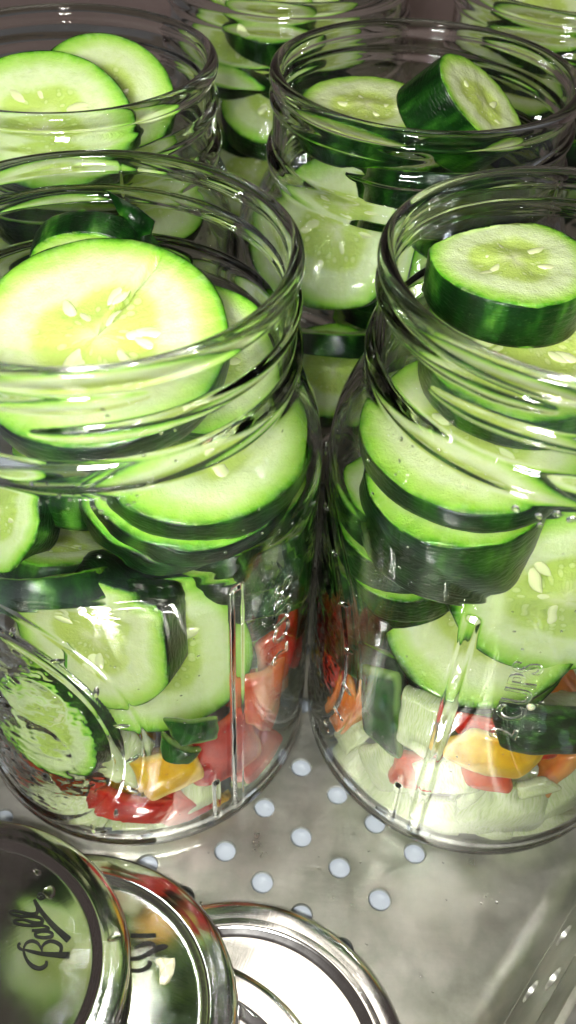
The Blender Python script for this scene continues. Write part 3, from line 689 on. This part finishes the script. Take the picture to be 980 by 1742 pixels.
# left jar
chunk_px('L', 275, 1318, -2, 30, 115, 85, 'pepper_piece', YELLOW, 'yellow pepper piece right of the oval medallion of the front left jar', roll=20)
chunk_px('L', 200, 1375, -12, 25, 130, 65, 'pepper_piece', RED, 'bright red pepper strip at the foot of the oval medallion, front left jar', roll=-8)
chunk_px('L', 300, 1372, 4, 25, 90, 70, 'pepper_piece', RED, 'wet red pepper piece under the yellow piece in the front left jar', roll=-35)
chunk_px('L', 375, 1285, 24, 20, 120, 120, 'pepper_piece', RED, 'big red pepper piece beside the vertical rib in the front left jar', roll=10)
chunk_px('L', 455, 1190, 46, 15, 90, 120, 'pepper_piece', PINK, 'salmon pink pepper piece at the right wall of the front left jar', roll=-20)
chunk_px('L', 500, 1090, 66, 10, 90, 110, 'pepper_piece', RED, 'red pepper piece high at the right wall of the front left jar')
chunk_px('L', 440, 1285, 40, 30, 90, 80, 'pepper_piece', RED, 'dark red pepper piece at the lower right of the front left jar', roll=30)
chunk_px('L', 370, 1385, 20, 40, 80, 60, 'pepper_piece', YELLOW, 'yellow pepper piece at the bottom right of the front left jar', roll=40)
chunk_px('L', 300, 1415, 4, 40, 60, 40, 'pepper_piece', YELLOW, 'small yellow pepper bit at the very bottom of the front left jar', roll=20)
chunk_px('L', 300, 1280, 4, 30, 55, 32, 'pepper_piece', GREEN, 'small dark green pepper bit above the yellow piece in the front left jar', roll=-20)
chunk_px('L', 325, 1245, 10, 40, 70, 45, 'pepper_piece', GREEN, 'dark green pepper piece under the large pale slice in the front left jar')
chunk_px('L', 235, 1400, -4, 45, 150, 90, 'onion_piece', ONION, 'pale onion piece at the bottom centre of the front left jar', th=4, bend=.5)
chunk_px('L', 340, 1330, 14, 40, 60, 100, 'onion_piece', ONION, 'thin onion piece between red pieces in the front left jar', th=3, back=4)
chunk_px('L', 90, 1360, -30, 40, 130, 70, 'onion_piece', ONION, 'onion piece under the medallion of the front left jar', th=4)
chunk_px('L', 460, 1330, 46, 50, 70, 60, 'onion_piece', ONION, 'onion piece at the lower right wall of the front left jar', th=4)
# right jar
chunk_px('R', 850, 1290, -6, 25, 150, 75, 'pepper_piece', YELLOW, 'golden yellow pepper piece under the embossed letters of the front right jar', roll=-12)
chunk_px('R', 880, 1262, 0, 40, 200, 50, 'pepper_piece', RED, 'long red pepper strip above the golden piece in the front right jar', roll=-8, back=6)
chunk_px('R', 945, 1243, 6, 42, 170, 75, 'cucumber_peel', SKIN, 'dark skinned cucumber piece over the red pepper strip, front right jar', th=6, bend=.5)
chunk_px('R', 835, 1325, -8, 30, 80, 50, 'pepper_piece', PINK, 'pink pepper piece under the golden piece in the front right jar')
chunk_px('R', 705, 1310, -26, 30, 85, 55, 'pepper_piece', PINK, 'pink red pepper piece left of the rib in the front right jar', roll=20)
chunk_px('R', 645, 1215, -40, 15, 70, 130, 'pepper_piece', GREEN, 'green pepper strip standing at the left wall of the front right jar', roll=20, th=4)
chunk_px('R', 705, 1245, -26, 30, 75, 90, 'onion_piece', ONION, 'pale green knobbly piece right of the green strip in the front right jar', th=8)
chunk_px('R', 575, 1195, -62, 15, 60, 90, 'pepper_piece', ORANGE, 'orange pepper piece at the left wall of the front right jar')
chunk_px('R', 560, 1130, -70, 10, 60, 70, 'pepper_piece', RED, 'red pepper piece above the orange piece at the left wall of the front right jar')
for i, (px, py, az, el, wp, hp, rl, lab) in enumerate((
  (600, 1300, -52, 35, 110, 110, 10, 'white onion wedge at the left foot of the front right jar'),
  (680, 1370, -30, 40, 130, 80, -10, 'bright onion piece left of the rib at the bottom of the front right jar'),
  (770, 1385, -14, 45, 130, 70, 12, 'bright onion piece right of the rib at the bottom of the front right jar'),
  (870, 1375, -2, 40, 150, 90, -6, 'broad onion layer at the bottom centre of the front right jar'),
  (960, 1350, 8, 40, 120, 100, 8, 'onion layer at the bottom right of the front right jar'),
  (650, 1300, -36, 30, 80, 80, 40, 'small onion piece beside the green strip of the front right jar'),
  (760, 1320, -16, 40, 90, 60, 30, 'onion piece between the pink and golden pieces of the front right jar'),
  (930, 1400, 4, 60, 150, 50, 0, 'onion piece lying on the glass floor of the front right jar'))):
    chunk_px('R', px, py, az, el, wp, hp, 'onion_piece', ONION, lab, th=5, bend=.5, roll=rl)
for i, (px, py, az, wp, hp, rl) in enumerate(((620, 1345, -44, 90, 40, 30), (700, 1330, -28, 60, 30, -50), (730, 1400, -20, 90, 32, 10), (830, 1410, -8, 80, 30, -15), (800, 1350, -12, 60, 28, 60), (905, 1340, 0, 70, 30, 20), (650, 1380, -36, 70, 30, -30), (590, 1250, -58, 60, 40, 70))):
    chunk_px('R', px, py, az, 30, wp, hp, 'onion_piece', ONION, ('long' if i < 4 else 'short')+' onion shred in the front right jar, '+('under the green strip', 'beside the pink pepper piece', 'beside the foot of the rib', 'under the pink pepper bit', 'right of the rib', 'below the golden piece', 'near the curved foot edge', 'at the left wall')[i], th=2.5, bend=.4, roll=rl)
# leaf like skin pieces standing behind the split slice
lo = on_plane(228, 372, 150); LN = normal(-10, 28); LM = Matrix.Translation(lo*S) @ frame(LN, 0).to_4x4(); LI = (Matrix.Translation(lo) @ frame(LN, 0).to_4x4()).inverted()
V = []; F = []; pts_ = [(182, 324), (205, 338), (232, 352), (263, 376), (256, 398), (238, 402), (216, 388), (200, 362)]
for zz in (0, -.9):
    for a, b in pts_:
        p0 = LI @ CAMP; d = LI.to_3x3() @ ray(a, b); p = p0+d*(-p0.z/d.z); V.append((p.x, p.y, zz+.5*math.sin(a*.05)))
n_ = len(pts_); F = [list(range(n_))[::-1], [n_+i for i in range(n_)]]+[(i, (i+1) % n_, n_+(i+1) % n_, n_+i) for i in range(n_)]
o = link('cucumber_peel', mesh_np('cucumber_peel', V, F, SKIN, smooth=True, fc=[(v[0]*.06, v[1]*.06, .3) for v in V])); o.matrix_world = LM
tag(o, 'pointed dark green peel sticking up behind the split slice', 'cucumber peel')

# ------------------------------------------------------------------ lids
def disc_strokes(name, strokes, conv, zc, parent, mat):
    """printed lettering: thin flat ribbons lying on a lid"""
    V = []; F = []
    for si, st in enumerate(strokes):
        P = smooth_poly([(x, y, wd) for x, y, wd in st], 7); n = len(P)
        d = np.gradient(P[:, :2], axis=0); d /= np.maximum(np.hypot(*d.T), 1e-6)[:, None]; nr = np.stack([-d[:, 1], d[:, 0]], -1)
        b = len(V); zz = .12+.01*si
        for s_ in (-1, 1):
            for q in P[:, :2]+nr*(P[:, 2]*.58)[:, None]*s_:
                c = conv(q); V.append((c[0], c[1], zc+zz))
        F += [(b+i, b+i+1, b+n+i+1, b+n+i) for i in range(n-1)]
    me = mesh_np(name, V, F, mat, smooth=False); bm = bmesh.new(); bm.from_mesh(me); bmesh.ops.recalc_face_normals(bm, faces=bm.faces)
    bm.to_mesh(me); bm.free()
    return link(name, me, parent)
LP = [(.4, 0), (14, 0), (28, 0), (33.0, 0), (33.8, .08), (34.8, .4), (35.8, .72), (36.6, .84), (37.2, .86), (40.8, .86), (41.8, .72), (42.5, .3), (42.85, -.5), (43.0, -1.5), (42.6, -1.9), (42.3, -1.4), (42.0, 0), (41, .6), (37, .95), (36, .95), (34.4, -.2), (33, -.35), (.4, -.35)]
lpro = []
for a, b in zip(LP[:-1], LP[1:]): lpro.append(a); lpro.append(tuple(np.array(a)*.5+np.array(b)*.5))
lpro.append(LP[-1])
LV, LF = lathe(lpro, 160)
LIDME = mesh_np('lid_disc', LV, LF, LIDM)
ball = [
 [(222, 868, 16), (330, 895, 34), (450, 922, 42), (640, 938, 60), (818, 946, 78)],
 [(188, 790, 26), (160, 808, 26), (172, 850, 32), (235, 884, 22)],
 [(462, 890, 14), (435, 825, 26), (400, 782, 32), (330, 760, 34), (262, 788, 28), (232, 850, 22), (236, 925, 28), (280, 1020, 36), (350, 1088, 48), (440, 1112, 46), (512, 1072, 40), (522, 1018, 30)],
 [(468, 910, 14), (466, 835, 22), (520, 778, 32), (600, 764, 36), (690, 806, 42), (712, 858, 40), (694, 915, 30)],
 [(548, 640, 26), (450, 640, 26), (378, 668, 30), (400, 705, 32), (490, 718, 34), (580, 704, 36), (592, 665, 34), (540, 635, 28)],
 [(332, 626, 24), (450, 622, 34), (545, 604, 30), (530, 578, 22), (450, 556, 24)],
 [(455, 558, 26), (300, 563, 26), (150, 540, 30), (108, 512, 28), (145, 488, 24), (240, 490, 24), (350, 524, 34), (440, 536, 44), (470, 500, 38), (430, 460, 30), (330, 446, 28), (180, 442, 28), (82, 418, 28), (58, 390, 26), (105, 374, 22), (220, 396, 28), (330, 422, 42), (398, 400, 38), (402, 335, 30)],
 [(366, 232, 34), (405, 310, 46), (500, 440, 50), (640, 596, 62), (810, 748, 78)],
 [(450+44*math.cos(a), 188+38*math.sin(a), 13) for a in np.linspace(0, 2*PI, 13)],
 [(432, 206, 9), (436, 172, 9), (462, 172, 9), (462, 190, 9), (438, 192, 9), (468, 206, 9)]]
ball2 = [
 [(120, 215, 60), (330, 215, 62), (545, 213, 64)],
 [(190, 430, 40), (330, 355, 48), (450, 338, 50), (512, 380, 50), (528, 440, 44)],
 [(100, 600, 50), (240, 592, 60), (340, 555, 62), (450, 498, 72), (580, 425, 84), (690, 398, 70), (745, 388, 14)],
 [(90, 770, 40), (200, 800, 52), (310, 792, 60), (410, 735, 62), (442, 675, 60), (405, 640, 30)]]
LIDMW = []
lid_defs = [((-6.8, 55.0), 2.0, (0.0, 0.0), 'bare shiny metal lid at the bottom of the stack, reflecting white light', None, None),
            ((-22.8, 40.1), 3.9, (0, 0), 'metal lid lying on the white reflecting lid, mostly cut off by the lower edge', None, None),
            ((-48.9, 66.6), 11.5, (-12, 2), 'metal lid with a garlic scrap on it, under the topmost lid', ball2, (9.8, 210, 1570)),
            ((-74.8, 71.6), 19.5, (-13, 4), 'topmost metal lid with full printed black script at lower left', ball, (7.538, 10, 1500))]
for (x, y), z, tilt, lab, strokes, cv in lid_defs:
    o = link('canning_lid', LIDME)
    MW = Matrix.Translation(Vector((x, y, z))) @ Matrix.Rotation(rad(tilt[0]), 4, 'X') @ Matrix.Rotation(rad(tilt[1]), 4, 'Y') @ Matrix.Rotation(random.uniform(0, 6), 4, 'Z')
    M2 = MW.copy(); M2.translation = MW.translation*S; o.matrix_world = M2
    tag(o, lab, 'lid', 'metal canning lids stacked in front of the jars')
    MI = MW.inverted(); LIDMW.append(MW)
    if strokes:
        def conv(q, cv=cv, MI=MI):
            a = MI @ CAMP; d = (MI.to_3x3() @ ray(q[0]/cv[0]+cv[1], q[1]/cv[0]+cv[2])); p = a+d*(-a.z/d.z); return (p.x, p.y)
        disc_strokes('printed_script', strokes, conv, 0, o, INK)
# garlic scrap on lid
gp = [(540, 625), (600, 600), (680, 580), (770, 605), (850, 610), (862, 680), (840, 800), (760, 930), (690, 1000), (650, 975), (605, 965), (600, 850), (605, 720)]
MW = LIDMW[2]; MI = MW.inverted(); a0 = MI @ CAMP; gt = []
for a, b in gp:
    d = MI.to_3x3() @ ray(a/9.8+210, b/9.8+1570); gt.append(a0+d*((.4-a0.z)/d.z))
gc = sum(gt, Vector())/len(gt); V = []; F = []
ng = len(gt)
for zz, k in ((.06, 1.0), (.8, 1.02), (1.5, .8)):
    for i, p in enumerate(gt): V.append(tuple(MW @ Vector((gc.x+(p.x-gc.x)*k, gc.y+(p.y-gc.y)*k, zz+(.35*math.sin(i*2.1) if zz > .5 else 0)))))
V.append(tuple(MW @ Vector((gc.x, gc.y, 1.7))))
for r_ in range(2):
    for i in range(ng): j = (i+1) % ng; F.append((r_*ng+i, r_*ng+j, (r_+1)*ng+j, (r_+1)*ng+i))
for i in range(ng): F.append((2*ng+i, 2*ng+(i+1) % ng, 3*ng))
F.append(list(range(ng))[::-1])
tag(link('garlic_scrap', mesh_np('garlic_scrap', V, F, GARLIC, smooth=False)), 'small pale scrap of garlic lying on the second lid', 'garlic')

# ------------------------------------------------------------------ small wet things
def dome(cx, cy_, cz, n, rx, ry, h, seed, nu=14):
    """a flattened drop lying on a surface with normal n"""
    rg = random.Random(seed); M = frame(n, rg.uniform(0, 6)); V = []; F = []
    ph = rg.uniform(0, 6)
    for i, (q, zz) in enumerate(((1, -.04), (1.0, .12), (.9, .5), (.66, .82), (.34, .97), (.03, 1.0))):
        for k in range(nu):
            t = 2*PI*k/nu; w_ = 1+.12*math.sin(2*t+ph)+.07*math.sin(3*t+ph*2)
            V.append(tuple(Vector((cx, cy_, cz))+M @ Vector((rx*q*w_*math.cos(t), ry*q*w_*math.sin(t), h*zz))))
    F = grid_faces(nu, 6).tolist(); F.append(list(range(nu))[::-1])
    return V, F
def drops_on_jar(jar, spots, sd):
    rg = random.Random(sd); J = JARS[jar]; V = []; F = []; root = [o for o in bpy.data.objects if o.name.startswith('glass_jar') and (o.location-J*S).length < 1e-5][0]
    for (px, py, sx, sy, n, r0, r1, R) in spots:
        for _ in range(n):
            d = ray(px+rg.gauss(0, sx), py+rg.gauss(0, sy)); a = d.x*d.x+d.y*d.y; o = CAMP-J; b = 2*(o.x*d.x+o.y*d.y); c = o.x**2+o.y**2-R*R; D = b*b-4*a*c
            if D < 0: continue
            P = o+d*((-b-math.sqrt(D))/(2*a)); n_ = Vector((P.x, P.y, 0)).normalized()
            r = rg.uniform(r0, r1); v, f = dome(P.x, P.y, P.z, n_, r, r*rg.uniform(.9, 1.6), r*.45, rg.random()); k = len(V); V += v; F += [tuple(x+k for x in q) for q in f]
    o = link('water_droplets', mesh_np('water_droplets', V, F, WATER), root); o['kind'] = 'stuff'
drops_on_jar('L', [(110, 850, 60, 12, 20, .15, .4, 48.85), (300, 740, 150, 40, 8, .2, .4, 43.9), (420, 920, 40, 40, 12, .12, .35, 48.85), (300, 1200, 150, 150, 40, .12, .3, 48.85)], 3)
drops_on_jar('R', [(700, 745, 40, 30, 8, .15, .4, 48.85), (655, 960, 30, 60, 12, .12, .3, 48.85), (850, 1150, 110, 130, 36, .12, .3, 48.85), (900, 880, 30, 10, 5, .4, .8, 48.7)], 4)
for px, py, li, rx, ry, lab in ((195, 1594, 3, 1.7, 1.1, 'clear water drop on the rim of the topmost lid'), (84, 1518, 3, 1.9, 1.6, 'round water drop above the printed script on the topmost lid'), (64, 1484, 3, 1.2, .7, 'tiny water drop near the far edge of the topmost lid')):
    MW = LIDMW[li]; MI = MW.inverted(); a0 = MI @ CAMP; d = MI.to_3x3() @ ray(px, py); h0 = .88 if px == 195 else .02; p = MW @ (a0+d*((h0-a0.z)/d.z))
    V, F = dome(p.x, p.y, p.z, MW.to_3x3() @ Vector((0, 0, 1)), rx, ry, .6, px, 24)
    tag(link('water_drop', mesh_np('water_drop', V, F, WATER)), lab, 'water drop')
def scrap(name, cat, mat, jar, px, py, R, w, h, lab, sd):
    J = JARS[jar]; d = ray(px, py); o = CAMP-J; a = d.x*d.x+d.y*d.y; b = 2*(o.x*d.x+o.y*d.y); c = o.x**2+o.y**2-R*R
    P = o+d*((-b-math.sqrt(b*b-4*a*c))/(2*a)); n = Vector((P.x, P.y, 0)).normalized(); P = P+J
    V, F = dome(P.x, P.y, P.z, n, w, h, .7, sd, 9)
    tag(link(name, mesh_np(name, V, F, mat)), lab, cat)
scrap('garlic_scrap', 'garlic', GARLIC, 'R', 902, 1194, 45.0, 1.1, 1.0, 'tiny pale garlic scrap stuck inside the wall by the embossed letters', 1)
scrap('loose_seed', 'seed', SEED, 'C', 415, 52, 38.0, 2.4, 1.5, 'loose cucumber seed stuck inside the neck of the back row middle jar', 2)
rg = random.Random(9); V = []; F = []
for _ in range(46):
    p = on_plane(rg.uniform(280, 900), rg.uniform(1400, 1740), 0); u = (p-HO).dot(E1)
    if u > 66 or any(math.hypot(p.x-J.x, p.y-J.y) < 49 for J in JARS.values()) or math.hypot(p.x+6.8, p.y-55) < 45: continue
    fi, fj = u/HP, (p-HO).dot(E2)/HQ
    if math.hypot((fi-round(fi))*HP, (fj-round(fj))*HQ) < 4.4 and fi < 3.5: continue
    r = rg.choice((.25, .3, .4, .6)); v, f = dome(p.x, p.y, .01, Vector((0, 0, 1)), r, r*rg.uniform(.8, 1.3), r*.5, rg.random()); k = len(V); V += v; F += [tuple(x+k for x in q) for q in f]
o = tag(link('water_droplets', mesh_np('water_droplets', V, F, WATER)), 'tiny clear water droplets scattered on the steel tray in front of the jars', 'water droplets', kind='stuff')
print('OBJECTS', len(bpy.data.objects), 'TRIS', sum(len(o.data.polygons)*2 for o in bpy.data.objects if o.type == 'MESH'))
